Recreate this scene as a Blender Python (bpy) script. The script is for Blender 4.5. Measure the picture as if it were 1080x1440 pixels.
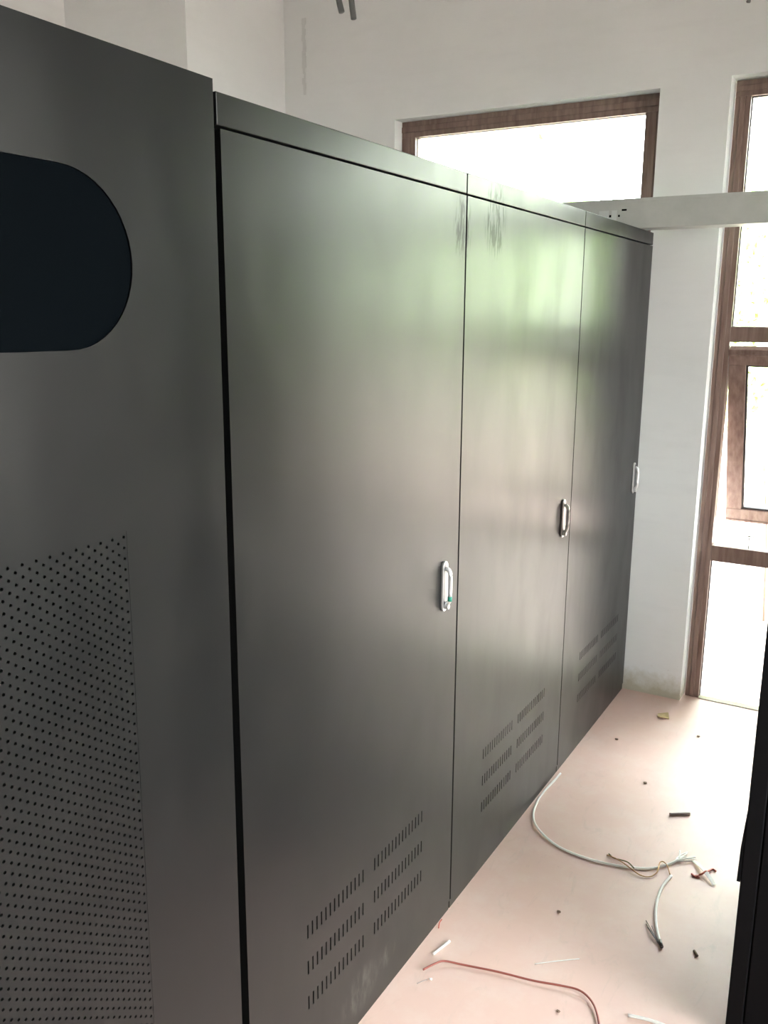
import bpy, bmesh, math, random
from mathutils import Vector, Matrix, noise
random.seed(7)
for o in list(bpy.data.objects): bpy.data.objects.remove(o)
SC = bpy.context.scene
COL = SC.collection

# ---------------------------------------------------------------- camera
cx, cy, cz, yaw, pitch, roll, FPX = 1.05481, -0.09782, 1.83536, 0.528193, -0.219625, 0.0053677, 1244.93
fw = Vector((-math.sin(yaw)*math.cos(pitch), math.cos(yaw)*math.cos(pitch), math.sin(pitch)))
rt = Vector((math.cos(yaw), math.sin(yaw), 0)); up = rt.cross(fw)
rt2 = rt*math.cos(roll)+up*math.sin(roll); up2 = -rt*math.sin(roll)+up*math.cos(roll)
cam = bpy.data.cameras.new('camera'); camo = bpy.data.objects.new('camera', cam); COL.objects.link(camo)
M = Matrix((rt2, up2, -fw)).transposed().to_4x4(); M.translation = (cx, cy, cz); camo.matrix_world = M
cam.sensor_fit = 'VERTICAL'; cam.sensor_height = 36; cam.sensor_width = 27; cam.lens = FPX/1440*36
cam.clip_start = 0.02; cam.clip_end = 300
SC.camera = camo

# ---------------------------------------------------------------- daylight
W = bpy.data.worlds.new('overcast_sky'); SC.world = W; W.use_nodes = True
nt = W.node_tree; bg = nt.nodes['Background']
tc = nt.nodes.new('ShaderNodeTexCoord'); sx = nt.nodes.new('ShaderNodeSeparateXYZ'); cr = nt.nodes.new('ShaderNodeValToRGB')
nt.links.new(tc.outputs['Generated'], sx.inputs[0]); nt.links.new(sx.outputs['Z'], cr.inputs[0])
cr.color_ramp.elements[0].position = 0.0; cr.color_ramp.elements[0].color = (1, .985, .95, 1)
cr.color_ramp.elements[1].position = 0.8; cr.color_ramp.elements[1].color = (.86, .94, 1, 1)
nt.links.new(cr.outputs[0], bg.inputs[0]); bg.inputs[1].default_value = 26
sun = bpy.data.lights.new('sun', 'SUN'); sun.energy = 45; sun.angle = math.radians(4); sun.color = (1, .95, .87)
so = bpy.data.objects.new('sun', sun); COL.objects.link(so)
so.rotation_euler = Vector((-.35, -.62, .72)).to_track_quat('Z', 'Y').to_euler()
SC.view_settings.view_transform = 'Standard'; SC.view_settings.look = 'None'
SC.view_settings.gamma = 1; SC.view_settings.use_curve_mapping = False
SC.view_settings.exposure = .42

def portal(c, d, w, h):            # helps the sky light find each window opening; gives no light of its own
    l = bpy.data.lights.new('window_portal', 'AREA'); l.shape = 'RECTANGLE'; l.size = w; l.size_y = h
    try: l.cycles.is_portal = True
    except Exception: return
    o = bpy.data.objects.new('window_portal', l); COL.objects.link(o)
    o.location = c; o.rotation_euler = Vector(d).to_track_quat('-Z', 'Z').to_euler()

# ---------------------------------------------------------------- materials
MAT = {}
def mat(name, color, rough=.5, metal=0, spec=.5):
    m = bpy.data.materials.new(name); m.use_nodes = True
    b = m.node_tree.nodes['Principled BSDF']
    b.inputs['Base Color'].default_value = (*color, 1); b.inputs['Roughness'].default_value = rough
    b.inputs['Metallic'].default_value = metal; b.inputs['Specular IOR Level'].default_value = spec
    MAT[name] = m; return m, m.node_tree, b
def N(t, kind, **kw):
    n = t.nodes.new(kind)
    for k, v in kw.items():
        if k in n.inputs: n.inputs[k].default_value = v
        else: setattr(n, k, v)
    return n
def noise_node(t, vec, scale, detail=4, rough=.55, dist=0):
    n = N(t, 'ShaderNodeTexNoise'); n.inputs['Scale'].default_value = scale; n.inputs['Detail'].default_value = detail
    n.inputs['Roughness'].default_value = rough; n.inputs['Distortion'].default_value = dist
    t.links.new(vec, n.inputs['Vector']); return n.outputs[0]
def mapping(t, vec, s=(1, 1, 1), l=(0, 0, 0)):
    n = N(t, 'ShaderNodeMapping'); n.inputs['Scale'].default_value = s; n.inputs['Location'].default_value = l
    t.links.new(vec, n.inputs[0]); return n.outputs[0]
def ramp(t, fac, stops):
    n = N(t, 'ShaderNodeValToRGB'); e = n.color_ramp.elements
    while len(e) < len(stops): e.new(.5)
    for i, (p, c) in enumerate(stops):
        e[i].position = p; e[i].color = (c, c, c, 1) if not isinstance(c, tuple) else (*c, 1)
    t.links.new(fac, n.inputs[0]); return n.outputs[0]
def mix(t, fac, a, b, mode='MIX'):
    n = N(t, 'ShaderNodeMix'); n.data_type = 'RGBA'; n.blend_type = mode
    for s, v in ((0, fac), (6, a), (7, b)):
        if isinstance(v, (int, float)): n.inputs[s].default_value = v
        elif isinstance(v, tuple): n.inputs[s].default_value = (*v, 1)
        else: t.links.new(v, n.inputs[s])
    return n.outputs[2]
def math_(t, op, a, b=0.0, c=0.0):
    n = N(t, 'ShaderNodeMath'); n.operation = op
    for i, v in enumerate((a, b, c)):
        if isinstance(v, (int, float)): n.inputs[i].default_value = v
        else: t.links.new(v, n.inputs[i])
    return n.outputs[0]
def bump(t, b, h, strength, dist):
    n = N(t, 'ShaderNodeBump'); n.inputs['Strength'].default_value = strength; n.inputs['Distance'].default_value = dist
    t.links.new(h, n.inputs['Height']); t.links.new(n.outputs[0], b.inputs['Normal'])
def pos(t): return N(t, 'ShaderNodeNewGeometry').outputs['Position']

# satin black powder coat, dusty and smudged
def black_coat(name, rough, dust, spec):
    m, t, b = mat(name, (.02, .021, .022), rough, 0, spec)
    p = pos(t)
    big = noise_node(t, mapping(t, p, (1, 1, .55)), 2.6, 4, .5, .3)
    smear = noise_node(t, mapping(t, p, (1, 2.2, 1)), 3.1, 4, .5, .3)
    dustm = ramp(t, big, [(.3, 0.0), (.85, 1.0)])
    sm = ramp(t, smear, [(.4, 0.0), (.85, 1.0)])
    z = N(t, 'ShaderNodeSeparateXYZ'); t.links.new(p, z.inputs[0])
    low = ramp(t, math_(t, 'ADD', z.outputs[2], math_(t, 'MULTIPLY', big, .35)), [(.15, 1.0), (.9, 0.0)])
    d = math_(t, 'ADD', math_(t, 'MULTIPLY', dustm, .35), math_(t, 'MULTIPLY', low, .8))
    c = mix(t, math_(t, 'MULTIPLY', d, dust), (.006, .0065, .007), (.12, .105, .09))
    st = noise_node(t, mapping(t, p, (1, 9, 1.6)), 9, 3, .6)
    def rub(y, z_, ry, rz):
        dy = math_(t, 'DIVIDE', math_(t, 'SUBTRACT', z.outputs[1], y), ry); dz = math_(t, 'DIVIDE', math_(t, 'SUBTRACT', z.outputs[2], z_), rz)
        q = math_(t, 'SUBTRACT', 1.0, math_(t, 'ADD', math_(t, 'MULTIPLY', dy, dy), math_(t, 'MULTIPLY', dz, dz)))
        return math_(t, 'MAXIMUM', q, 0.0)
    rubs = math_(t, 'ADD', rub(2.33, 2.10, .085, .12), rub(2.115, 2.06, .06, .10))
    rubs = math_(t, 'MINIMUM', math_(t, 'MULTIPLY', math_(t, 'MULTIPLY', rubs, ramp(t, st, [(.46, 0.0), (.60, 1.0)])), 2.0), 1.0)
    dl_ = math_(t, 'MULTIPLY', math_(t, 'ADD', rub(1.60, .10, .10, .07), rub(1.74, .11, .05, .04)), ramp(t, noise_node(t, mapping(t, p, (1, 3, 1)), 12, 4, .6), [(.45, 0.0), (.65, 1.0)]))
    c = mix(t, math_(t, 'MULTIPLY', dl_, .22), c, (.30, .28, .25))
    t.links.new(c, b.inputs['Base Color'])
    t.links.new(math_(t, 'SUBTRACT', spec, math_(t, 'MULTIPLY', rubs, spec*.65)), b.inputs['Specular IOR Level'])
    r = math_(t, 'ADD', rough, math_(t, 'ADD', math_(t, 'MULTIPLY', dustm, .05), math_(t, 'MULTIPLY', sm, .10)))
    t.links.new(math_(t, 'MAXIMUM', r, .285), b.inputs['Roughness'])
    h = noise_node(t, mapping(t, p, (1, 1, .5)), 5, 1)
    bump(t, b, h, .2, .0008)
    return m
COAT = black_coat('black_powder_coat', .285, .12, .31)
COATD = black_coat('black_powder_coat_dark', .5, .03, .2)
mat('matt_black_coat', (.006, .006, .007), .6, 0, .08)
mat('cavity_shade', (.004, .004, .004), .9, 0, .1)  # near-black colour stands in for the shade inside hollow parts
mat('window_black', (.002, .003, .004), .3, 0, .04)[2].inputs['IOR'].default_value = 1.15
mat('chrome', (.82, .83, .84), .36, .85)
mat('chrome_shade', (.25, .25, .26), .35, 1)  # darker chrome, carries the painted shade of the handle recess
mat('green_sticker', (.02, .22, .16), .5)
# plaster
def plaster(name, base):
    _, t, b = mat(name, base, .85, 0, .2)
    p = pos(t)
    n1 = noise_node(t, p, 1.3, 5, .6); n2 = noise_node(t, mapping(t, p, (1, 1, 5)), 3.5, 4, .6)
    c = mix(t, ramp(t, n1, [(.35, 0.0), (.7, 1.0)]), base, tuple(v*.93 for v in base))
    c = mix(t, math_(t, 'MULTIPLY', ramp(t, n2, [(.5, 0.0), (.8, 1.0)]), .35), c, tuple(v*.88 for v in base))
    z = N(t, 'ShaderNodeSeparateXYZ'); t.links.new(p, z.inputs[0])
    # damp grime and scuffs at the foot of the wall
    zz = math_(t, 'ADD', z.outputs[2], math_(t, 'MULTIPLY', math_(t, 'SUBTRACT', noise_node(t, p, 9, 5, .7), .5), .22))
    low = ramp(t, zz, [(.02, 1.0), (.13, 0.0)])
    c = mix(t, math_(t, 'MULTIPLY', low, .75), c, (.42, .37, .24))
    sp = ramp(t, noise_node(t, p, 34, 3, .6), [(.70, 0.0), (.74, 1.0)])
    spz = ramp(t, z.outputs[2], [(.1, 1.0), (.3, 0.0)])
    c = mix(t, math_(t, 'MULTIPLY', sp, spz), c, (.2, .19, .16))
    t.links.new(c, b.inputs['Base Color'])
    h = math_(t, 'ADD', noise_node(t, p, 3, 4), math_(t, 'MULTIPLY', noise_node(t, p, 60, 3), .12))
    bump(t, b, h, .35, .01)
    return t, b, c, p
plaster('white_plaster', (.83, .85, .855))
plaster('grey_patch', (.72, .74, .74))
# floor: dusty pinkish screed
_, t, b = mat('dusty_screed', (.6, .47, .4), .5, 0, .5)
p = pos(t)
n1 = noise_node(t, p, 1.1, 6, .62, .5); n2 = noise_node(t, p, 7, 6, .7); n3 = noise_node(t, p, 60, 3, .6)
c = mix(t, ramp(t, n1, [(.3, 0.0), (.7, 1.0)]), (.71, .49, .425), (.62, .43, .37))
c = mix(t, math_(t, 'MULTIPLY', ramp(t, n2, [(.45, 0.0), (.8, 1.0)]), .45), c, (.72, .62, .56))
c = mix(t, math_(t, 'MULTIPLY', ramp(t, noise_node(t, mapping(t, p, (3, 1, 1)), 4.5, 6, .75, 1.5), [(.56, 0.0), (.75, 1.0)]), .35), c, (.42, .34, .29))
c = mix(t, ramp(t, n3, [(.72, 0.0), (.78, .5)]), c, (.3, .25, .22))
t.links.new(c, b.inputs['Base Color'])
t.links.new(ramp(t, n2, [(.3, .42), (.8, .62)]), b.inputs['Roughness'])
bump(t, b, math_(t, 'ADD', noise_node(t, p, 5, 3), math_(t, 'MULTIPLY', n3, .1)), .2, .006)
mat('plain_ceiling', (.8, .8, .78), .9, 0, .2)
# brown window frame
_, t, b = mat('brown_frame', (.16, .085, .065), .42)
p = pos(t); nn = noise_node(t, mapping(t, p, (8, 8, .8)), 6, 4)
t.links.new(mix(t, ramp(t, nn, [(.3, 0.0), (.75, 1.0)]), (.15, .09, .072), (.27, .195, .165)), b.inputs['Base Color'])
mat('frame_gasket', (.03, .025, .025), .6)
_, t, b = mat('galvanised_steel', (.5, .53, .52), .5, .3)
p = pos(t)
t.links.new(mix(t, noise_node(t, p, 14, 4), (.44, .48, .46), (.6, .62, .6)), b.inputs['Base Color'])
mat('white_label', (.62, .66, .65), .6)

mat('white_fluff', (.9, .89, .85), .8)
mat('red_pvc', (.30, .085, .065), .5)
mat('dark_rubber', (.07, .06, .055), .5)
mat('grey_sleeve', (.36, .30, .28), .5)
mat('copper_wire', (.42, .23, .10), .4, .6)
mat('olive_wire', (.13, .12, .04), .5)
mat('red_scrap', (.5, .11, .07), .6)
mat('cardboard', (.5, .38, .2), .9)
mat('crumb_brown', (.2, .13, .09), .9)
mat('grey_hose', (.16, .17, .17), .5)
mat('bark', (.12, .085, .06), .9)
def leafmat(name, c, k=(1.3, 1.3, .8)):
    m, t, b = mat(name, c, .5)
    tr = N(t, 'ShaderNodeBsdfTranslucent'); tr.inputs[0].default_value = (min(c[0]*k[0], .95), min(c[1]*k[1], .95), c[2]*k[2], 1)
    mx = N(t, 'ShaderNodeMixShader'); mx.inputs[0].default_value = .4
    t.links.new(b.outputs[0], mx.inputs[1]); t.links.new(tr.outputs[0], mx.inputs[2])
    t.links.new(mx.outputs[0], t.nodes['Material Output'].inputs[0])
leafmat('white_pvc', (.93, .92, .9), (1, 1, 1)); leafmat('leaf_green', (.58, .69, .49)); leafmat('leaf_pale', (.42, .5, .28))
mat('paving', (.33, .255, .22), .8)
# glass
m = bpy.data.materials.new('clear_glass'); m.use_nodes = True; t = m.node_tree; t.nodes.remove(t.nodes['Principled BSDF'])
tr = N(t, 'ShaderNodeBsdfTransparent'); tr.inputs[0].default_value = (.93, .95, .94, 1)
gl = N(t, 'ShaderNodeBsdfGlossy'); gl.inputs['Roughness'].default_value = .02
fr = N(t, 'ShaderNodeFresnel'); mx = N(t, 'ShaderNodeMixShader')
t.links.new(fr.outputs[0], mx.inputs[0]); t.links.new(tr.outputs[0], mx.inputs[1]); t.links.new(gl.outputs[0], mx.inputs[2])
t.links.new(mx.outputs[0], t.nodes['Material Output'].inputs[0]); MAT['clear_glass'] = m

# ---------------------------------------------------------------- helpers
def obj(name, bm, m, parent=None, bevel=0, smooth=False, loc=None):
    me = bpy.data.meshes.new(name)
    if smooth:
        for f in bm.faces: f.smooth = True
    bm.normal_update(); bm.to_mesh(me); bm.free()
    o = bpy.data.objects.new(name, me); COL.objects.link(o)
    me.materials.append(MAT[m])
    if parent: o.parent = parent
    if loc: o.location = loc
    if bevel:
        md = o.modifiers.new('bevel', 'BEVEL'); md.width = bevel; md.segments = 2; md.limit_method = 'ANGLE'
    return o
def box(bm, a, b):
    r = bmesh.ops.create_cube(bm, size=1)
    for v in r['verts']:
        v.co = Vector([a[i]+(b[i]-a[i])*(v.co[i]+.5) for i in range(3)])
    return bm
def B(*pairs):
    bm = bmesh.new()
    for a, b in pairs: box(bm, a, b)
    return bm
def empty(name, loc=(0, 0, 0)):
    o = bpy.data.objects.new(name, None); COL.objects.link(o); o.location = loc; o.empty_display_size = .1; return o
def tag(o, label=None, cat=None, group=None, kind=None):
    if label: o['label'] = label
    if cat: o['category'] = cat
    if group: o['group'] = group
    if kind: o['kind'] = kind
    return o
def smooth_path(pts, n=6):
    pts = [Vector(p) for p in pts]
    if len(pts) < 3: return pts
    out = []; P = [pts[0]*2-pts[1]]+pts+[pts[-1]*2-pts[-2]]
    for i in range(1, len(P)-2):
        for k in range(n):
            s = k/n; a, b_, c, d = P[i-1], P[i], P[i+1], P[i+2]
            out.append(.5*((2*b_)+(c-a)*s+(2*a-5*b_+4*c-d)*s*s+(-a+3*b_-3*c+d)*s**3))
    out.append(pts[-1]); return out
def tube(bm, path, r, seg=8, ends=None):
    rings = []
    n = len(path)
    for i, p in enumerate(path):
        d = (path[min(i+1, n-1)]-path[max(i-1, 0)]).normalized()
        u = d.cross(Vector((0, 0, 1)))
        if u.length < .05: u = d.cross(Vector((0, 1, 0)))
        u.normalize(); w = u.cross(d)
        rr = r if not callable(r) else r(i/(n-1))
        rings.append([bm.verts.new(p+u*math.cos(2*math.pi*k/seg)*rr+w*math.sin(2*math.pi*k/seg)*rr) for k in range(seg)])
    for a, b_ in zip(rings, rings[1:]):
        for k in range(seg): bm.faces.new((a[k], a[(k+1) % seg], b_[(k+1) % seg], b_[k]))
    bm.faces.new(rings[0][::-1]); bm.faces.new(rings[-1]); return bm
def tube_obj(name, pts, r, m, parent=None, n=6, seg=8):
    bm = bmesh.new(); tube(bm, smooth_path(pts, n), r, seg); bmesh.ops.recalc_face_normals(bm, faces=bm.faces)
    return obj(name, bm, m, parent, smooth=True)

# ---------------------------------------------------------------- room shell
Y4 = 4.1044; YW = 4.114; ZC = 3.9
X_L, X_R, Y_F = -2.85, 3.4, -3.0
T = .24
# openings in the far wall: (x0, x1, z0, z1)
O1 = (-1.352, -.017, .72, 2.806); O2 = (.278, 1.78, 0.0, 2.822)
def wall_with_openings(name, axis, at, th, lo, hi, ops):
    bm = bmesh.new(); cur = lo
    def bb(a0, a1, z0, z1):
        if a1-a0 < 1e-4 or z1-z0 < 1e-4: return
        if axis == 'y': box(bm, (a0, at, z0), (a1, at+th, z1))
        else: box(bm, (at, a0, z0), (at+th, a1, z1))
    for (a0, a1, z0, z1) in sorted(ops):
        bb(cur, a0, 0, ZC); bb(a0, a1, 0, z0); bb(a0, a1, z1, ZC); cur = a1
    bb(cur, hi, 0, ZC)
    return tag(obj(name, bm, 'white_plaster'), kind='structure')
wall_with_openings('wall_back', 'y', YW, T, X_L, X_R, [O1, O2])
RW = [(-.3, 2.6, .9, 2.8)]
FW_ = []
wall_with_openings('wall_right', 'x', X_R, T, Y_F-T, YW+T, RW)
wall_with_openings('wall_front', 'y', Y_F-T, T, X_L, X_R, FW_)
tag(obj('wall_left', B(((X_L-T, Y_F-T, -.02), (X_L, YW+T, ZC))), 'white_plaster'), kind='structure')
tag(obj('trim_1', B(((X_L, 3.345, 0), (-2.04, YW, ZC))), 'white_plaster'), kind='structure')     # boxed corner column
tag(obj('floor', B(((X_L-T, Y_F-T, -.12), (X_R+T, YW+T, 0))), 'dusty_screed'), kind='structure')
tag(obj('ceiling', B(((X_L-T, Y_F-T, ZC), (X_R+T, YW+T, ZC+.25))), 'plain_ceiling'), kind='structure')
# patched chase left by an old conduit on the far wall
bm = bmesh.new()
rnd = random.Random(3)
for k in range(14):
    z = 3.0+k*.0265; w = .006+.009*rnd.random(); xo = -1.909+rnd.uniform(-.004, .004)
    box(bm, (xo-w, YW-.003, z-.016), (xo+w, YW+.002, z+.016))
tag(obj('trim_2', bm, 'grey_patch', bevel=.001), kind='structure')

# ---------------------------------------------------------------- windows
FD = .078; FY = YW+FD; FT = .065
def bars(x0, x1, z0, z1, w, y, th): 
    return {'frame_head': ((x0, y, z1-w), (x1, y+th, z1)), 'frame_sill': ((x0, y, z0), (x1, y+th, z0+w)),
            'frame_jamb': ((x0, y, z0+w), (x0+w, y+th, z1-w)), 'frame_jamb.r': ((x1-w, y, z0+w), (x1, y+th, z1-w))}
def jamb_profile(a, b_):
    # bar with a raised inner lip: main bar plus a narrow step
    return B((a, b_))
def frame(parent, x0, x1, z0, z1, w=.066, y=FY, threshold=False):
    for n, (a, b_) in bars(x0, x1, z0, z1, w, y, FT).items():
        if threshold and n == 'frame_sill': obj('threshold', B(((x0+w, y-.01, 0), (x1-w, y+FT+.08, .004))), 'white_plaster', parent, bevel=.003); continue
        if threshold and 'jamb' in n: a = (a[0], a[1], 0)
        bm = B((a, b_))
        # narrow raised ridge along the bar, as on extruded profiles
        if b_[0]-a[0] > b_[2]-a[2]: box(bm, (a[0]+.001, y-.006, a[2]+w*.32), (b_[0]-.001, y, a[2]+w*.68))
        else: box(bm, (a[0]+w*.32, y-.006, a[2]+.001), (a[0]+w*.68, y, b_[2]-.001))
        obj(n.split('.')[0], bm, 'brown_frame', parent, bevel=.002)
def pane(parent, x0, x1, z0, z1, y, name='pane', bottom=True):
    p_ = obj(name, B(((x0, y, z0), (x1, y+.003, z1))), 'clear_glass', parent)
    bm = bmesh.new(); w = .008
    for a, b_ in (((x0, y-.006, z0), (x0+w, y-.001, z1)), ((x1-w, y-.006, z0), (x1, y-.001, z1)), ((x0+w, y-.006, z0), (x1-w, y-.001, z0+w)), ((x0+w, y-.006, z1-w), (x1-w, y-.001, z1))):
        if bottom or b_[2] > z0+.02: box(bm, a, b_)
    obj('glazing_gasket', bm, 'frame_gasket', p_)
    return p_
w1 = tag(empty('window_1'), kind='structure')
frame(w1, O1[0], O1[1], O1[2], O1[3], .078)
pane(w1, O1[0]+.072, O1[1]-.072, O1[2]+.072, O1[3]-.072, FY+.03)

w2 = tag(empty('window_2'), kind='structure')
x0, x1, z1 = O2[0]+.008, O2[1]-.008, O2[3]-.006
MUL = 1.03
frame(w2, x0, x1, 0.0, z1, .064, threshold=True)
obj('mullion', B(((MUL-.035, FY, .004), (MUL+.035, FY+FT, z1-.064))), 'brown_frame', w2, bevel=.002)
def rail(xa, xb, za, zb_, nm):
    bm = B(((xa, FY, za), (xb, FY+FT, zb_)))
    obj(nm, bm, 'brown_frame', w2, bevel=.003)
for xa, xb in ((x0+.064, MUL-.035), (MUL+.035, x1-.064)):
    rail(xa, xb, 1.722, 1.790, 'transom'); rail(xa, xb, .700, .776, 'transom')
    pane(w2, xa-.004, xb+.004, 1.784, z1-.06, FY+.03)
    pane(w2, xa-.004, xb+.004, .004, .706, FY+.03, bottom=False)
pane(w2, MUL+.03, x1-.06, .77, 1.728, FY+.03)
# top-hung sash, pushed open at the bottom
SX0, SX1 = .352, MUL-.03
sl = .912; sw = .074; st = .05
sash = empty('sash', (0, 4.176, 1.688)); sash.parent = w2; sash.rotation_euler = (math.radians(21.0), 0, 0)
for nm, a, b_ in (('sash_rail', (SX0, 0, -sw), (SX1, st, 0)), ('sash_rail', (SX0, 0, -sl), (SX1, st, -sl+sw)),
                  ('sash_stile', (SX0, 0, -sl+sw), (SX0+sw, st, -sw)), ('sash_stile', (SX1-sw, 0, -sl+sw), (SX1, st, -sw))):
    bm = B((a, b_))
    if nm == 'sash_rail': box(bm, (SX0, -.005, a[2]+.003), (SX1, 0, a[2]+.014)) if a[2] < -.5 else box(bm, (SX0, -.007, -.028), (SX1, 0, -.018))
    obj(nm, bm, 'brown_frame', sash, bevel=.003)
obj('sash_pane', B(((SX0+sw-.006, .02, -sl+sw-.006), (SX1-sw+.006, .024, -sw+.006))), 'clear_glass', sash)
bm = bmesh.new(); g = .009; gx0, gx1, gz0, gz1 = SX0+sw, SX1-sw, -sl+sw, -sw
for a, b_ in (((gx0, .008, gz0), (gx0+g, .018, gz1)), ((gx1-g, .008, gz0), (gx1, .018, gz1)), ((gx0, .008, gz0), (gx1, .018, gz0+g)), ((gx0, .008, gz1-g), (gx1, .018, gz1))): box(bm, a, b_)
obj('sash_gasket', bm, 'frame_gasket', sash)
# small white window stay standing on the lower transom
bm = B(((.507, FY+.02, .776), (.512, FY+.026, .835)), ((.492, FY+.02, .832), (.53, FY+.026, .838)))
obj('stay', bm, 'white_label', w2)

def simple_window(name, axis, at, a0, a1, z0, z1, th):
    w = tag(empty(name), kind='structure')
    k = .07; mid = (a0+a1)/2
    bm = bmesh.new()
    def bb(p0, p1, q0, q1):
        if axis == 'y': box(bm, (p0, at, q0), (p1, at+th, q1))
        else: box(bm, (at, p0, q0), (at+th, p1, q1))
    bb(a0, a1, z0, z0+k); bb(a0, a1, z1-k, z1); bb(a0, a0+k, z0+k, z1-k); bb(a1-k, a1, z0+k, z1-k); bb(mid-.03, mid+.03, z0+k, z1-k)
    obj('frame', bm, 'brown_frame', w)
    for p0, p1 in ((a0+k, mid-.03), (mid+.03, a1-k)):
        bm = bmesh.new(); bb(p0, p1, z0+k, z1-k)
        for v in bm.verts:
            i = 1 if axis == 'y' else 0
            v.co[i] = at+th*.5+(.002 if v.co[i] > at+th*.5 else -.002)
        obj('pane', bm, 'clear_glass', w)
for i, r in enumerate(RW): simple_window('window_%d' % (3+i), 'x', X_R+.09, *r, .06)
for i, r in enumerate(FW_): simple_window('window_%d' % (6+i), 'y', Y_F-.15, *r, .06)
for o_ in (O1, O2): portal(((o_[0]+o_[1])/2, YW+T+.02, (o_[2]+o_[3])/2), (0, -1, 0), o_[1]-o_[0], o_[3]-o_[2])
for r in RW: portal((X_R+T+.02, (r[0]+r[1])/2, (r[2]+r[3])/2), (-1, 0, 0), r[1]-r[0], r[3]-r[2])
for r in FW_: portal(((r[0]+r[1])/2, Y_F-T-.02, (r[2]+r[3])/2), (0, 1, 0), r[1]-r[0], r[3]-r[2])

# ---------------------------------------------------------------- cabinets
def sheet_with_holes(y0, y1, z0, z1, holes, th, x=0.0):
    """Sheet in the plane x, thickness th behind it; rectangular holes cut right through, with walls."""
    ys = sorted({y0, y1} | {h[0] for h in holes} | {h[1] for h in holes})
    zs = sorted({z0, z1} | {h[2] for h in holes} | {h[3] for h in holes})
    hs = set()
    yi = {v: i for i, v in enumerate(ys)}; zi = {v: i for i, v in enumerate(zs)}
    for h in holes:
        for i in range(yi[h[0]], yi[h[1]]):
            for j in range(zi[h[2]], zi[h[3]]): hs.add((i, j))
    bm = bmesh.new()
    V = {}
    def v(i, j, k):
        if (i, j, k) not in V: V[i, j, k] = bm.verts.new((x-(th if k else 0), ys[i], zs[j]))
        return V[i, j, k]
    ny, nz = len(ys)-1, len(zs)-1
    solid = lambda i, j: 0 <= i < ny and 0 <= j < nz and (i, j) not in hs
    for i in range(ny):
        for j in range(nz):
            if not solid(i, j): continue
            bm.faces.new((v(i, j, 0), v(i+1, j, 0), v(i+1, j+1, 0), v(i, j+1, 0)))
            bm.faces.new((v(i, j+1, 1), v(i+1, j+1, 1), v(i+1, j, 1), v(i, j, 1)))
            if not solid(i-1, j): bm.faces.new((v(i, j, 0), v(i, j+1, 0), v(i, j+1, 1), v(i, j, 1)))
            if not solid(i+1, j): bm.faces.new((v(i+1, j+1, 0), v(i+1, j, 0), v(i+1, j, 1), v(i+1, j+1, 1)))
            if not solid(i, j-1): bm.faces.new((v(i+1, j, 0), v(i, j, 0), v(i, j, 1), v(i+1, j, 1)))
            if not solid(i, j+1): bm.faces.new((v(i, j+1, 0), v(i+1, j+1, 0), v(i+1, j+1, 1), v(i, j+1, 1)))
    bmesh.ops.recalc_face_normals(bm, faces=bm.faces)
    return bm
def stadium(bm, yc, zc, w, h, xa, xb, seg=12):
    r = w/2; pts = []
    for k in range(seg+1): a = math.pi*k/seg; pts.append((yc+r*math.cos(a), zc+h/2-r+r*math.sin(a)))
    for k in range(seg+1): a = math.pi+math.pi*k/seg; pts.append((yc+r*math.cos(a), zc-h/2+r+r*math.sin(a)))
    A = [bm.verts.new((xa, *p)) for p in pts]; Bv = [bm.verts.new((xb, *p)) for p in pts]
    n = len(pts)
    bm.faces.new(Bv); bm.faces.new(A[::-1])
    for k in range(n): bm.faces.new((A[k], A[(k+1) % n], Bv[(k+1) % n], Bv[k]))
    return bm
def swing_handle(door, yc, zc, sticker):
    bm = bmesh.new(); stadium(bm, yc, zc, .031, .146, .0, .007); bmesh.ops.recalc_face_normals(bm, faces=bm.faces)
    h = obj('handle', bm, 'chrome', door, bevel=.0015); h['label'] = 'chrome swing handle'
    bm = bmesh.new(); stadium(bm, yc, zc, .021, .132, .0071, .0078)
    obj('recess_shade', bm, 'chrome_shade', h)  # thin raised plate, its dark colour paints the shade of a recess
    p = [(.009, yc+.001, zc+.052), (.017, yc+.001, zc+.046), (.021, yc+.001, zc+.03), (.021, yc+.001, zc-.03), (.017, yc+.001, zc-.046), (.010, yc+.001, zc-.052)]
    bm = bmesh.new(); tube(bm, smooth_path(p, 4), .0062, 10); bmesh.ops.recalc_face_normals(bm, faces=bm.faces)
    obj('lever', bm, 'chrome', h, smooth=True)
    bm = bmesh.new(); bmesh.ops.create_cone(bm, cap_ends=True, segments=16, radius1=.0085, radius2=.0078, depth=.012)
    bmesh.ops.rotate(bm, verts=bm.verts, matrix=Matrix.Rotation(math.pi/2, 3, 'Y')); bmesh.ops.translate(bm, verts=bm.verts, vec=(.013, yc, zc-.058))
    obj('lock_cylinder', bm, 'chrome', h, bevel=.001)
    if sticker:
        bm = bmesh.new(); tube(bm, [Vector((.0205, yc+.001, zc-.041)), Vector((.0208, yc+.001, zc-.027))], .0068, 10)
        s = obj('sticker', bm, 'green_sticker', h, smooth=True); s['label'] = 'small green sticker'
DEP = .72
def slots():
    out = []
    for zt in (.449, .353, .257):
        for k in range(14): out.append((.2235+k*.0188, zt))
        for k in range(15): out.append((.5265+k*.0187, zt))
    return out
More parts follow.
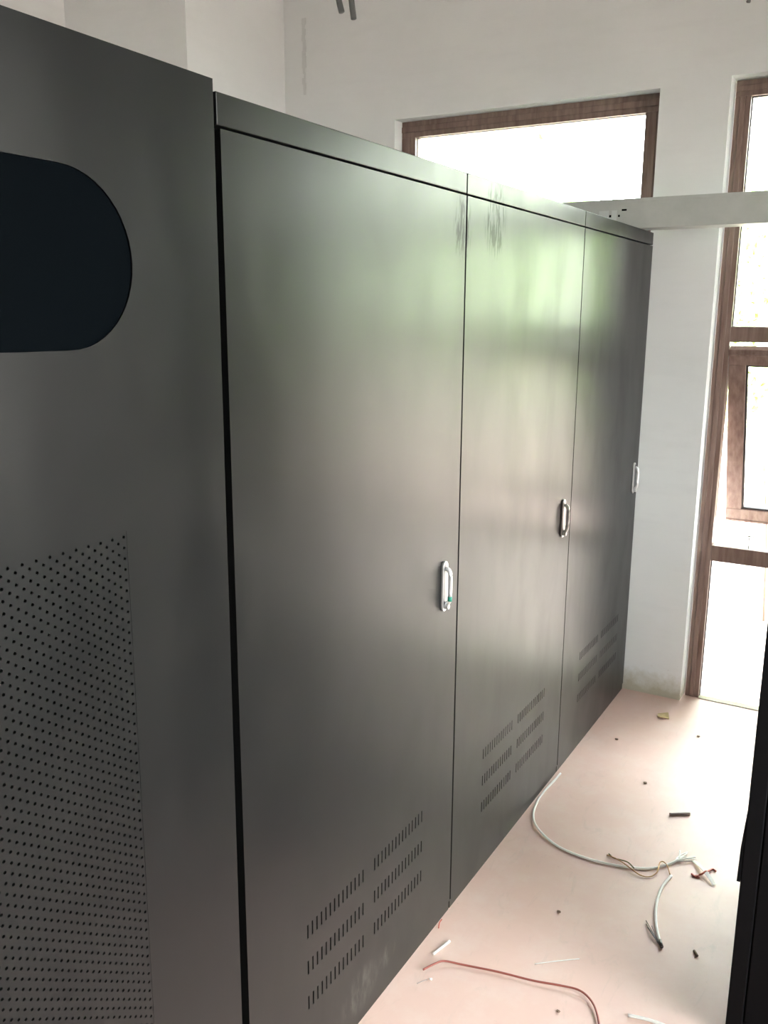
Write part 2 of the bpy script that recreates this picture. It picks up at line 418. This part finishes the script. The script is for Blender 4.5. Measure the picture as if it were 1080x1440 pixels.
def row_cabinet(y0, y1, H, zs, label, sticker, handle_off, g=.0018, dl=.006):
    """frame of reference: the door plane is x=0; the root stands on the floor at the door's left corner"""
    W_ = y1-y0
    r = empty('equipment_cabinet', (0, y0, 0)); tag(r, label, 'cabinet', 'black equipment cabinets standing in one row')
    bm = B(((-DEP, 0.0008, .0), (-.03, W_-.0008, H-.012)))
    obj('body', bm, 'cavity_shade' if 0 else 'black_powder_coat_dark', r, bevel=.002)
    obj('inner_frame', B(((-.0299, .0009, .001), (-.0215, W_-.0009, .03)), ((-.0299, .004, .03), (-.0215, .010, zs)), ((-.0299, W_-.010, .03), (-.0215, W_-.004, zs))), 'cavity_shade', r)
    obj('top_panel', B(((-DEP, .0, H-.0118), (-.0285, W_-.0012, H)), ((-.0285, .0, zs+.0025), (0, W_-.0012, H))), 'black_powder_coat', r, bevel=.0018)
    holes = []
    for (yo, zt) in slots(): holes.append((round(yo, 5), round(yo+.0052, 5), round(zt-.036, 5), round(zt, 5)))
    d = obj('door', sheet_with_holes(dl, W_-g, .032, zs-.0025, holes, .02), 'black_powder_coat', r, bevel=0)
    d['label'] = 'hinged door with six groups of vent slots'
    swing_handle(d, W_-handle_off, 1.092, sticker)
    obj('plinth', B(((-.0214, .001, .0), (-.003, W_-.001, .0305))), 'black_powder_coat', r, bevel=.001)
    return r
row_cabinet(1.1425, 2.1345, 2.200, 2.1445, 'wide black cabinet with a green sticker on its door handle, beside the perforated cabinet', True, .092, dl=.0085)
row_cabinet(2.1375, 3.1300, 2.200, 2.1445, 'second black slotted cabinet from the perforated one, its door smudged near the top left', False, .092, g=.0022, dl=.0035)
row_cabinet(3.1325, 4.1044, 2.200, 2.1445, 'last black cabinet of the row, touching the white pier by the window', False, .076, g=.001, dl=.0025)

# nearest cabinet: pill-shaped viewing window above, perforated field below
y0, y1, H0 = .135, 1.1345, 2.2175
c0 = empty('equipment_cabinet', (0, y1-.0085, 0)); tag(c0, 'nearest black cabinet with a dark pill-shaped window above a perforated door field', 'cabinet', 'black equipment cabinets standing in one row')
c0.rotation_euler = (math.radians(-.25), 0, 0)
L = lambda y: y-y1
obj('body', B(((-DEP, L(y0)+.002, 0), (-.0285, -.002, H0-.004))), 'black_powder_coat_dark', c0, bevel=.002)
PW = (L(.335), L(.9325), 1.780, 2.0385)        # pill window bounds
PF = (L(.385), L(.890), .340, 1.492)          # perforated field bounds
# door with a stadium hole and a rectangular hole for the perforated field
def door0():
    bm = bmesh.new()
    def ring(pts): return [bm.verts.new((0, *p)) for p in pts]
    a, b_ = L(y0), -.0005
    z_lo, z_hi = .028, H0
    rr = (PW[3]-PW[2])/2; zc = (PW[2]+PW[3])/2
    def q(ya, yb, za, zb): bm.faces.new(ring([(ya, za), (yb, za), (yb, zb), (ya, zb)]))
    zs_ = [z_lo, PF[2], PF[3], PW[2]-.03, PW[3]+.03, z_hi]
    q(a, b_, zs_[0], zs_[1]); q(a, PF[0], zs_[1], zs_[2]); q(PF[1], b_, zs_[1], zs_[2]); q(a, b_, zs_[2], zs_[3]); q(a, b_, zs_[4], zs_[5])
    # stadium surround
    seg = 24; cr_, cl_ = PW[1]-rr, PW[0]+rr
    inner = []; outer = []
    for k in range(seg+1):
        t_ = -math.pi/2+math.pi*k/seg; inner.append((cr_+rr*math.cos(t_), zc+rr*math.sin(t_)))
        outer.append((cr_+(b_-cr_)*min(1, max(0, math.cos(t_))*1.42), zs_[3] if t_ < -math.pi/4 else zs_[4] if t_ > math.pi/4 else zc+(zs_[4]-zc)*math.sin(t_)*1.41421))
    for k in range(seg+1):
        t_ = math.pi/2+math.pi*k/seg; inner.append((cl_+rr*math.cos(t_), zc+rr*math.sin(t_)))
        outer.append((cl_+(cl_-a)*max(-1, min(0, math.cos(t_))*1.42), zs_[4] if t_ < 3*math.pi/4 else zs_[3] if t_ > 5*math.pi/4 else zc+(zs_[4]-zc)*math.sin(t_)*1.41421))
    I_ = ring(inner); O_ = ring(outer); n = len(I_)
    for k in range(n):
        try: bm.faces.new((I_[k], O_[k], O_[(k+1) % n], I_[(k+1) % n]))
        except Exception: pass
    bmesh.ops.remove_doubles(bm, verts=bm.verts, dist=1e-5)
    bmesh.ops.recalc_face_normals(bm, faces=bm.faces)
    if sum(f.normal.x for f in bm.faces) < 0: bmesh.ops.reverse_faces(bm, faces=bm.faces)
    r_ = bmesh.ops.extrude_face_region(bm, geom=list(bm.faces))
    vs = [e for e in r_['geom'] if isinstance(e, bmesh.types.BMVert)]
    bmesh.ops.translate(bm, verts=vs, vec=(-.02, 0, 0))
    bmesh.ops.recalc_face_normals(bm, faces=bm.faces)
    return bm
d0 = obj('door', door0(), 'black_powder_coat', c0)
bm = bmesh.new(); yc = (PW[0]+PW[1])/2; rr = (PW[3]-PW[2])/2; zc = (PW[2]+PW[3])/2; pts = []
for k in range(25): t_ = -math.pi/2+math.pi*k/24; pts.append((PW[1]-rr+(rr+.002)*math.cos(t_), zc+(rr+.002)*math.sin(t_)))
for k in range(25): t_ = math.pi/2+math.pi*k/24; pts.append((PW[0]+rr+(rr+.002)*math.cos(t_), zc+(rr+.002)*math.sin(t_)))
A = [bm.verts.new((-.0035, *p)) for p in pts]; Bv = [bm.verts.new((-.0075, *p)) for p in pts]
bm.faces.new(A); bm.faces.new(Bv[::-1])
for k in range(len(A)): bm.faces.new((A[k], Bv[k], Bv[(k+1) % len(A)], A[(k+1) % len(A)]))
bmesh.ops.recalc_face_normals(bm, faces=bm.faces)
o = obj('viewing_window', bm, 'window_black', d0); o['label'] = 'pill-shaped dark window'
# perforated sheet: staggered round holes
def perforated():
    py, pz, r_ = .0120, .0180, .0028
    verts = []; faces = []
    ncol = int((PF[1]-PF[0])/py); nrow = int((PF[3]-PF[2])/pz)
    def q(y_a, y_b, z_a, z_b):
        i = len(verts); verts.extend([(0, y_a, z_a), (0, y_b, z_a), (0, y_b, z_b), (0, y_a, z_b)]); faces.append((i, i+1, i+2, i+3))
    yR = PF[1]
    for c_ in range(ncol+1):
        yb = yR-c_*py; ya = max(yb-py, PF[0])
        if yb-ya < py-1e-5:
            if yb-ya > 1e-4: q(ya, yb, PF[2], PF[3])
            continue
        off = (c_ % 2)*pz/2
        top = PF[3]-off
        if off: q(ya, yb, top, PF[3])
        z_ = top
        while z_-pz >= PF[2]-1e-6:
            zc_ = z_-pz/2; ym = (ya+yb)/2
            i = len(verts)
            hex_ = [(0, ym+r_*math.cos(a_), zc_+r_*math.sin(a_)) for a_ in [math.pi/8+math.pi/4*k for k in range(8)]]
            back = [(-.0025, h_[1], h_[2]) for h_ in hex_]
            cor = [(0, yb, z_), (0, ya, z_), (0, ya, z_-pz), (0, yb, z_-pz)]
            verts.extend(hex_+back+cor)
            c0_, c1_, c2_, c3_ = i+16, i+17, i+18, i+19
            faces.extend([(i+0, c0_, i+1), (i+1, c0_, c1_, i+2), (i+2, c1_, i+3), (i+3, c1_, c2_, i+4), (i+4, c2_, i+5), (i+5, c2_, c3_, i+6), (i+6, c3_, i+7), (i+7, c3_, c0_, i+0)])
            for k in range(8): faces.append((i+k, i+(k+1) % 8, i+8+(k+1) % 8, i+8+k))
            z_ -= pz
        if z_-PF[2] > 1e-4: q(ya, yb, PF[2], z_)
    me = bpy.data.meshes.new('perforated_panel'); me.from_pydata(verts, [], faces); me.update()
    bm_ = bmesh.new(); bm_.from_mesh(me); bmesh.ops.recalc_face_normals(bm_, faces=bm_.faces)
    for f in bm_.faces:
        if abs(f.normal.x) > .9 and f.normal.x < 0: f.normal_flip()
    bm_.to_mesh(me); bm_.free()
    o_ = bpy.data.objects.new('perforated_panel', me); COL.objects.link(o_); me.materials.append(MAT['black_powder_coat']); o_.parent = d0
    o_.location = (-.0006, 0, 0)
    o_['label'] = 'staggered field of small round holes'
perforated()
obj('interior_shade_sheet', B(((-.022, PF[0]-.005, PF[2]-.005), (-.0215, PF[1]+.005, PF[3]+.005))), 'cavity_shade', d0)  # black sheet stands in for the unlit interior behind the holes
obj('plinth', B(((-.0284, L(y0)+.002, .001), (-.004, -.003, .027))), 'black_powder_coat', c0, bevel=.001)

# black cabinet across the aisle, only its near corner in view
rc = empty('equipment_cabinet', (.840, 2.05, 0)); tag(rc, 'black cabinet standing alone at the right edge, across the aisle from the row', 'cabinet')
obj('body', B(((.03, .012, .0), (.60, .82, 2.19))), 'matt_black_coat', rc, bevel=.003)
obj('corner_post', B(((0, 0, 0), (.040, .03, 2.2))), 'matt_black_coat', rc, bevel=.003)
obj('side_panel', B(((.043, .004, .06), (.56, .0125, 2.15))), 'matt_black_coat', rc, bevel=.002)
obj('door', B(((0, .032, .03), (.028, .81, 2.17))), 'black_powder_coat', rc, bevel=.002)
obj('top_panel', B(((0, .031, 2.1905), (.60, .82, 2.2))), 'matt_black_coat', rc, bevel=.002)
bm = bmesh.new(); v = [bm.verts.new(c_) for c_ in [(-.0005, .004, .645), (-.007, .002, .545), (-.0085, .0, .452), (-.0005, .0, .452), (-.0005, .016, .645), (-.006, .018, .545), (-.0075, .02, .452), (-.0005, .02, .452)]]
bm.faces.new((v[0], v[1], v[2], v[3])); bm.faces.new((v[4], v[7], v[6], v[5])); bm.faces.new((v[0], v[4], v[5], v[1])); bm.faces.new((v[1], v[5], v[6], v[2])); bm.faces.new((v[2], v[6], v[7], v[3])); bm.faces.new((v[3], v[7], v[4], v[0]))
bmesh.ops.recalc_face_normals(bm, faces=bm.faces)
o = obj('edge_strip', bm, 'matt_black_coat', rc); o['label'] = 'loose grey strip on the corner'

# ---------------------------------------------------------------- trunking across the aisle
BY0, BY1, BZ0, BZ1 = 3.895, 4.025, 2.2035, 2.327
tk = empty('cable_trunking', (-.45, BY0, BZ0)); tag(tk, 'grey galvanised steel cable trunking lying across from the last cabinet top', 'trunking')
x_a, x_b = -.05, 2.55
def TB(*prs): return B(*[((a[0]+.45, a[1]-BY0, a[2]-BZ0), (b_[0]+.45, b_[1]-BY0, b_[2]-BZ0)) for a, b_ in prs])
XA = -.62
holes = [(-.146, -.136, .050, .060), (-.107, -.098, .050, .059), (-.092, -.070, .074, .082)]
bm = bmesh.new()
ys = sheet_with_holes(XA, x_b, 0, BZ1-BZ0-.004, holes, .0015)
for v_ in ys.verts:
    x_, y_, z_ = v_.co; v_.co = (y_+.45, -x_, z_)
bmesh.ops.recalc_face_normals(ys, faces=ys.faces)
obj('side_wall', ys, 'galvanised_steel', tk)
obj('side_wall', TB(((XA, BY1-.0015, BZ0+.002), (x_b, BY1, BZ1-.004))), 'galvanised_steel', tk)
obj('base', TB(((XA, BY0+.0016, BZ0), (x_b, BY1-.0016, BZ0+.0016))), 'galvanised_steel', tk)
obj('lid', TB(((XA-.001, BY0-.0025, BZ1-.0035), (x_b, BY1+.0025, BZ1)), ((XA-.001, BY0-.0025, BZ1-.016), (x_b, BY0-.0006, BZ1-.0035))), 'galvanised_steel', tk, bevel=.0006)
obj('inner_shade_slab', TB(((XA+.02, BY0+.02, BZ0+.01), (x_b-.02, BY0+.025, BZ1-.02))), 'cavity_shade', tk)  # black slab painted as the shade seen through the trunking holes
s = obj('joint_plate', TB(((-.19, BY0-.0012, BZ0+.036), (-.1475, BY0-.0002, BZ0+.078)), ((-.1345, BY0-.0012, BZ0+.036), (-.112, BY0-.0002, BZ0+.078))), 'white_label', tk)
s['label'] = 'pale label plate'

# ---------------------------------------------------------------- hoses hanging from the ceiling
def hose(pts, r, label):
    path = smooth_path(pts, 10)
    bm = bmesh.new()
    # corrugated: radius alternates along the length
    fine = smooth_path(path, 3); n_ = len(fine)
    tube(bm, fine, lambda s_: r*(1+.09*(1 if int(s_*(n_-1)+.5) % 2 else -1)), 10)
    bmesh.ops.recalc_face_normals(bm, faces=bm.faces)
    base = Vector(pts[0])
    for v_ in bm.verts: v_.co -= base
    o_ = obj('conduit_hose', bm, 'grey_hose', smooth=True, loc=base)
    return tag(o_, label, 'conduit')
hose([(-1.60, 3.9, ZC), (-1.585, 3.9, 3.6), (-1.566, 3.9, 3.42), (-1.548, 3.9, 3.33), (-1.532, 3.9, 3.275)], .014, 'short curved grey conduit hose hanging from the ceiling, left of the pair')
hose([(-1.50, 3.9, ZC), (-1.495, 3.9, 3.6), (-1.487, 3.9, 3.42), (-1.476, 3.9, 3.32), (-1.463, 3.9, 3.235)], .014, 'longer grey conduit hose hanging from the ceiling, right of the pair')
hose([(.42, 3.9, ZC), (.40, 3.9, 3.5), (.375, 3.9, 3.15), (.355, 3.9, 3.03)], .008, 'thin dark cable end hanging at the top right above the tall window')

# ---------------------------------------------------------------- wire scraps on the floor
def wire(name, pts, r, m, label, cat, z=None, parent=None):
    P3 = [(p[0], p[1], (p[2] if len(p) > 2 else 0)+r) for p in pts]
    if parent is None:
        o_ = tube_obj(name, [(a-P3[0][0], b2-P3[0][1], c_) for a, b2, c_ in P3], r, m); o_.location = (P3[0][0], P3[0][1], 0)
        return tag(o_, label, cat)
    return tube_obj(name, [(a-parent.location.x, b2-parent.location.y, c_) for a, b2, c_ in P3], r, m, parent)
root = empty('white_cable', (.516, 2.69, 0)); tag(root, 'long white cable curving out from under the cabinets and ending frayed', 'cable')
wire('sheath', [(.018, 3.125, 0), (.016, 3.06, .0), (.010, 2.96, .0), (.014, 2.87, 0), (.038, 2.765, .004), (.088, 2.69, .004), (.185, 2.63, 0), (.304, 2.614, 0), (.399, 2.628, 0), (.476, 2.656, 0), (.516, 2.688, 0), (.552, 2.735, .002), (.566, 2.765, .004)], .0042, 'white_pvc', None, None, parent=root)
rnd = random.Random(5)
for k in range(9):
    a = .6+rnd.uniform(-.55, .55); l_ = rnd.uniform(.045, .085)
    dx, dy = math.cos(a+.5)*l_, math.sin(a+.5)*l_
    wire('fibre', [(.560, 2.752, .001+.0006*k), (.560+dx*.5+rnd.uniform(-.006, .006), 2.752+dy*.5, .006), (.560+dx, 2.752+dy, .002)], .0022, 'white_fluff', None, None, parent=root)
wire('bare_wire', [(.345, 2.672), (.381, 2.657, .007), (.42, 2.636, .0095), (.472, 2.614, .003), (.505, 2.622, .002), (.521, 2.655, .006), (.518, 2.70, .012), (.528, 2.712, .014), (.544, 2.700, .01), (.560, 2.672, .0)], .0020, 'copper_wire', 'thin twisted copper wire lying across the end of the white cable', 'wire')
wire('bare_wire', [(.349, 2.682), (.37, 2.667), (.395, 2.662, .004), (.425, 2.646, .0135), (.450, 2.630, .0095)], .0022, 'olive_wire', 'short olive green wire lying against the long white cable', 'wire')
wire('cable_stub', [(.475, 3.042), (.507, 3.064), (.539, 3.084)], .0058, 'grey_sleeve', 'short straight dark grey cable stub in the middle of the aisle floor', 'cable')
root = empty('stripped_cable', (.58, 2.46, 0)); tag(root, 'short curved white cable piece with a fan of bare strands at one end', 'cable')
wire('sheath', [(.566, 2.662), (.557, 2.61), (.554, 2.563), (.560, 2.483), (.580, 2.396), (.603, 2.335), (.612, 2.315)], .0048, 'white_pvc', None, None, parent=root)
wire('tip', [(.610, 2.322), (.621, 2.297)], .0055, 'dark_rubber', None, None, parent=root)
for p1 in ((.551, 2.392), (.556, 2.375), (.563, 2.362), (.572, 2.376)):
    wire('strand', [(.618, 2.300), ((p1[0]+.618)/2-.004, (p1[1]+2.30)/2, .008), (p1[0], p1[1], .004)], .0012, 'dark_rubber', None, None, parent=root)
# white strip with red wire curled round it
root = empty('cable_tie', (.655, 2.735, 0)); tag(root, 'flat white plastic strip crossed by curled red wire bits', 'scrap')
wire('red_curl', [(.622, 2.712), (.636, 2.702), (.646, 2.718), (.656, 2.716, .010), (.662, 2.730, .012), (.668, 2.742, .008), (.678, 2.775), (.690, 2.768)], .0030, 'red_scrap', None, None, parent=root)
wire('red_curl', [(.628, 2.700), (.640, 2.712), (.648, 2.705), (.640, 2.698)], .0024, 'red_scrap', None, None, parent=root)
bm = bmesh.new()
a = Vector((.612, 2.790, .003)); b_ = Vector((.700, 2.686, .003)); d = (b_-a).normalized(); n_ = Vector((-d.y, d.x, 0))*.0068
loops = []
for s_, zz in ((0, .003), (.3, .010), (.55, .014), (.8, .009), (1, .003)):
    c_ = a.lerp(b_, s_); c_.z = zz
    loops.append([bm.verts.new(c_+n_+Vector((0, 0, .002))-root.location), bm.verts.new(c_-n_+Vector((0, 0, .002))-root.location), bm.verts.new(c_-n_-root.location), bm.verts.new(c_+n_-root.location)])
for A_, B_ in zip(loops, loops[1:]):
    for k in range(4): bm.faces.new((A_[k], A_[(k+1) % 4], B_[(k+1) % 4], B_[k]))
bm.faces.new(loops[0]); bm.faces.new(loops[-1][::-1]); bmesh.ops.recalc_face_normals(bm, faces=bm.faces)
obj('white_strip', bm, 'white_pvc', root)
wire('red_wire', [(.059, 1.844, .010), (.079, 1.882, .012), (.096, 1.906, .010), (.143, 1.927, .003), (.243, 1.953, .003), (.343, 1.971, .004), (.419, 1.991, .006), (.468, 1.998, .007), (.509, 1.977, .006), (.541, 1.93, .004), (.561, 1.872, .002), (.572, 1.80), (.57, 1.74)], .0029, 'red_pvc', 'long bent dark red wire on the floor at the bottom of the picture', 'wire')
wire('wire_scrap', [(.050, 1.925), (.058, 1.958), (.067, 1.999)], .0040, 'white_pvc', 'short white plastic offcut behind the bent end of the red wire', 'scrap')
wire('wire_scrap', [(.064, 1.800), (.076, 1.822), (.082, 1.827)], .0012, 'grey_sleeve', 'hair-thin grey fibre in front of the bent end of the red wire', 'scrap')
wire('wire_scrap', [(.085, 1.832), (.093, 1.834)], .0028, 'white_fluff', 'tiny white crumb in front of the bent end of the red wire', 'scrap')
wire('wire_scrap', [(.320, 2.042), (.372, 2.086), (.425, 2.128)], .0014, 'white_pvc', 'thin pale straw-like fibre lying beyond the red wire', 'scrap')
wire('wire_scrap', [(.606, 1.984), (.645, 1.994), (.69, 1.999), (.72, 1.996)], .0042, 'white_pvc', 'pale cable offcut at the bottom edge, right of the red wire', 'scrap')
wire('wire_scrap', [(.707, 2.332), (.720, 2.314)], .0038, 'crumb_brown', 'tiny reddish brown offcut near the lone cabinet at right', 'scrap')
wire('wire_scrap', [(.012, 2.035), (.0095, 2.045, .012), (.012, 2.056, .018)], .0018, 'red_scrap', 'tiny pinkish wire hook at the foot of the stickered cabinet', 'scrap')
def pebble(x, y, r, label, m='crumb_brown', seed=0):
    bm_ = bmesh.new(); bmesh.ops.create_icosphere(bm_, subdivisions=1, radius=r)
    rn = random.Random(seed)
    for v_ in bm_.verts: v_.co = Vector((v_.co.x*1.3, v_.co.y, v_.co.z*.6))*rn.uniform(.8, 1.2)
    mz = min(v_.co.z for v_ in bm_.verts)
    tag(obj('crumb', bm_, m, loc=(x, y, -mz)), label, 'crumb')
pebble(.129, 3.546, .0065, 'dark crumb on the floor in front of the last cabinet', seed=1)
pebble(.335, 3.229, .0065, 'dark crumb beyond the grey cable stub, nearer the cabinets', seed=2)
pebble(.436, 3.762, .006, 'small crumb on the bright floor near the tall window', seed=3)
pebble(.440, 1.904, .0050, 'small brown crumb inside the bend of the red wire', seed=4)
pebble(.303, 2.297, .0050, 'faint brown crumb between the long white cable and the red wire', seed=5)
bm = bmesh.new(); z_ = [.002, .010, .004, .012]
tp = [bm.verts.new((p_[0]-.25, p_[1]-3.89, z_[i]+.004)) for i, p_ in enumerate([(.223, 3.900), (.267, 3.922), (.283, 3.872), (.234, 3.852)])]
bt = [bm.verts.new((v_.co.x, v_.co.y, v_.co.z-.004)) for v_ in tp]
bm.faces.new(tp); bm.faces.new(bt[::-1])
for k in range(4): bm.faces.new((tp[k], bt[k], bt[(k+1) % 4], tp[(k+1) % 4]))
bmesh.ops.recalc_face_normals(bm, faces=bm.faces)
for v_ in bm.verts: v_.co.z = max(0, v_.co.z-.002)
tag(obj('cardboard_scrap', bm, 'cardboard', loc=(.25, 3.89, 0)), 'small tan cardboard scrap on the floor before the white pier', 'scrap')

# ---------------------------------------------------------------- outdoors
tag(obj('ground', B(((-40, -30, -.30), (40, 60, -.14))), 'paving'), kind='structure')
def leaves(center, radii, n, size, seed):
    rn = random.Random(seed); V = []; F = []
    clumps = [Vector((rn.gauss(0, .45), rn.gauss(0, .45), rn.gauss(0, .45))) for _ in range(26)]
    for k in range(n):
        c_ = clumps[k % 26]; p_ = c_+Vector((rn.gauss(0, .22), rn.gauss(0, .22), rn.gauss(0, .22)))
        if p_.length > 1.15: p_ = p_.normalized()*rn.uniform(.8, 1.1)
        p_ = Vector((p_.x*radii[0], p_.y*radii[1], p_.z*radii[2]))+Vector(center)
        u = Vector((rn.gauss(0, 1), rn.gauss(0, 1), rn.gauss(0, 1))).normalized(); w_ = u.orthogonal().normalized()
        s_ = size*rn.uniform(.7, 1.3); i = len(V)
        V.extend([p_-u*s_, p_+w_*s_*.45, p_+u*s_, p_-w_*s_*.45]); F.append((i, i+1, i+2, i+3))
    return V, F
def tree(x, y, h, r, label, seed, m='leaf_green', n=8000, size=.1, group='leafy trees outside the windows'):
    t_ = empty('tree', (x, y, -.14)); tag(t_, label, 'tree', group)
    tr_ = tube_obj('trunk', [(0, 0, 0), (.05, .03, h*.3), (-.03, .05, h*.62)], .045, 'bark', t_)
    V, F = leaves((0, 0, h*.62), (r, r, h*.46), n, size, seed)
    me = bpy.data.meshes.new('foliage'); me.from_pydata([tuple(v_) for v_ in V], [], F); me.update(); me.materials.append(MAT[m])
    f_ = bpy.data.objects.new('foliage', me); COL.objects.link(f_); f_.parent = t_; f_['kind'] = 'stuff'
for k in range(9):
    tree(-9.6+2.9*k+.12*math.sin(k*2.1), 13+.5*math.cos(k*1.7), 4.3+.3*math.sin(k*1.3), 1.15, 'green leafy tree outside, washed out behind the bright window', 20+k)
# thin young shrub whose leaf tips show faintly through the open sash
t_ = empty('young_shrub', (.30, 6.0, -.14)); tag(t_, 'thin young shrub outdoors, faint leaf tips seen through the open sash', 'shrub')
tube_obj('stem', [(.12, 0, 0), (.08, .02, .6), (.02, 0, 1.10)], lambda s_: .008*(1-.6*s_), 'bark', t_)
rn = random.Random(9); V = []; F = []
for k in range(26):
    s_ = rn.uniform(.75, 1.05); p_ = Vector((.06-.05*s_+rn.gauss(0, .05), rn.gauss(0, .04), s_*1.12+rn.gauss(0, .02)))
    u = Vector((rn.gauss(0, 1), rn.gauss(0, .5), rn.gauss(.3, 1))).normalized(); w_ = u.orthogonal().normalized(); i = len(V); q_ = .028*rn.uniform(.7, 1.3)
    V.extend([p_-u*q_, p_+w_*q_*.4, p_+u*q_, p_-w_*q_*.4]); F.append((i, i+1, i+2, i+3))
me = bpy.data.meshes.new('foliage'); me.from_pydata([tuple(v_) for v_ in V], [], F); me.update(); me.materials.append(MAT['leaf_pale'])
f_ = bpy.data.objects.new('foliage', me); COL.objects.link(f_); f_.parent = t_; f_['kind'] = 'stuff'
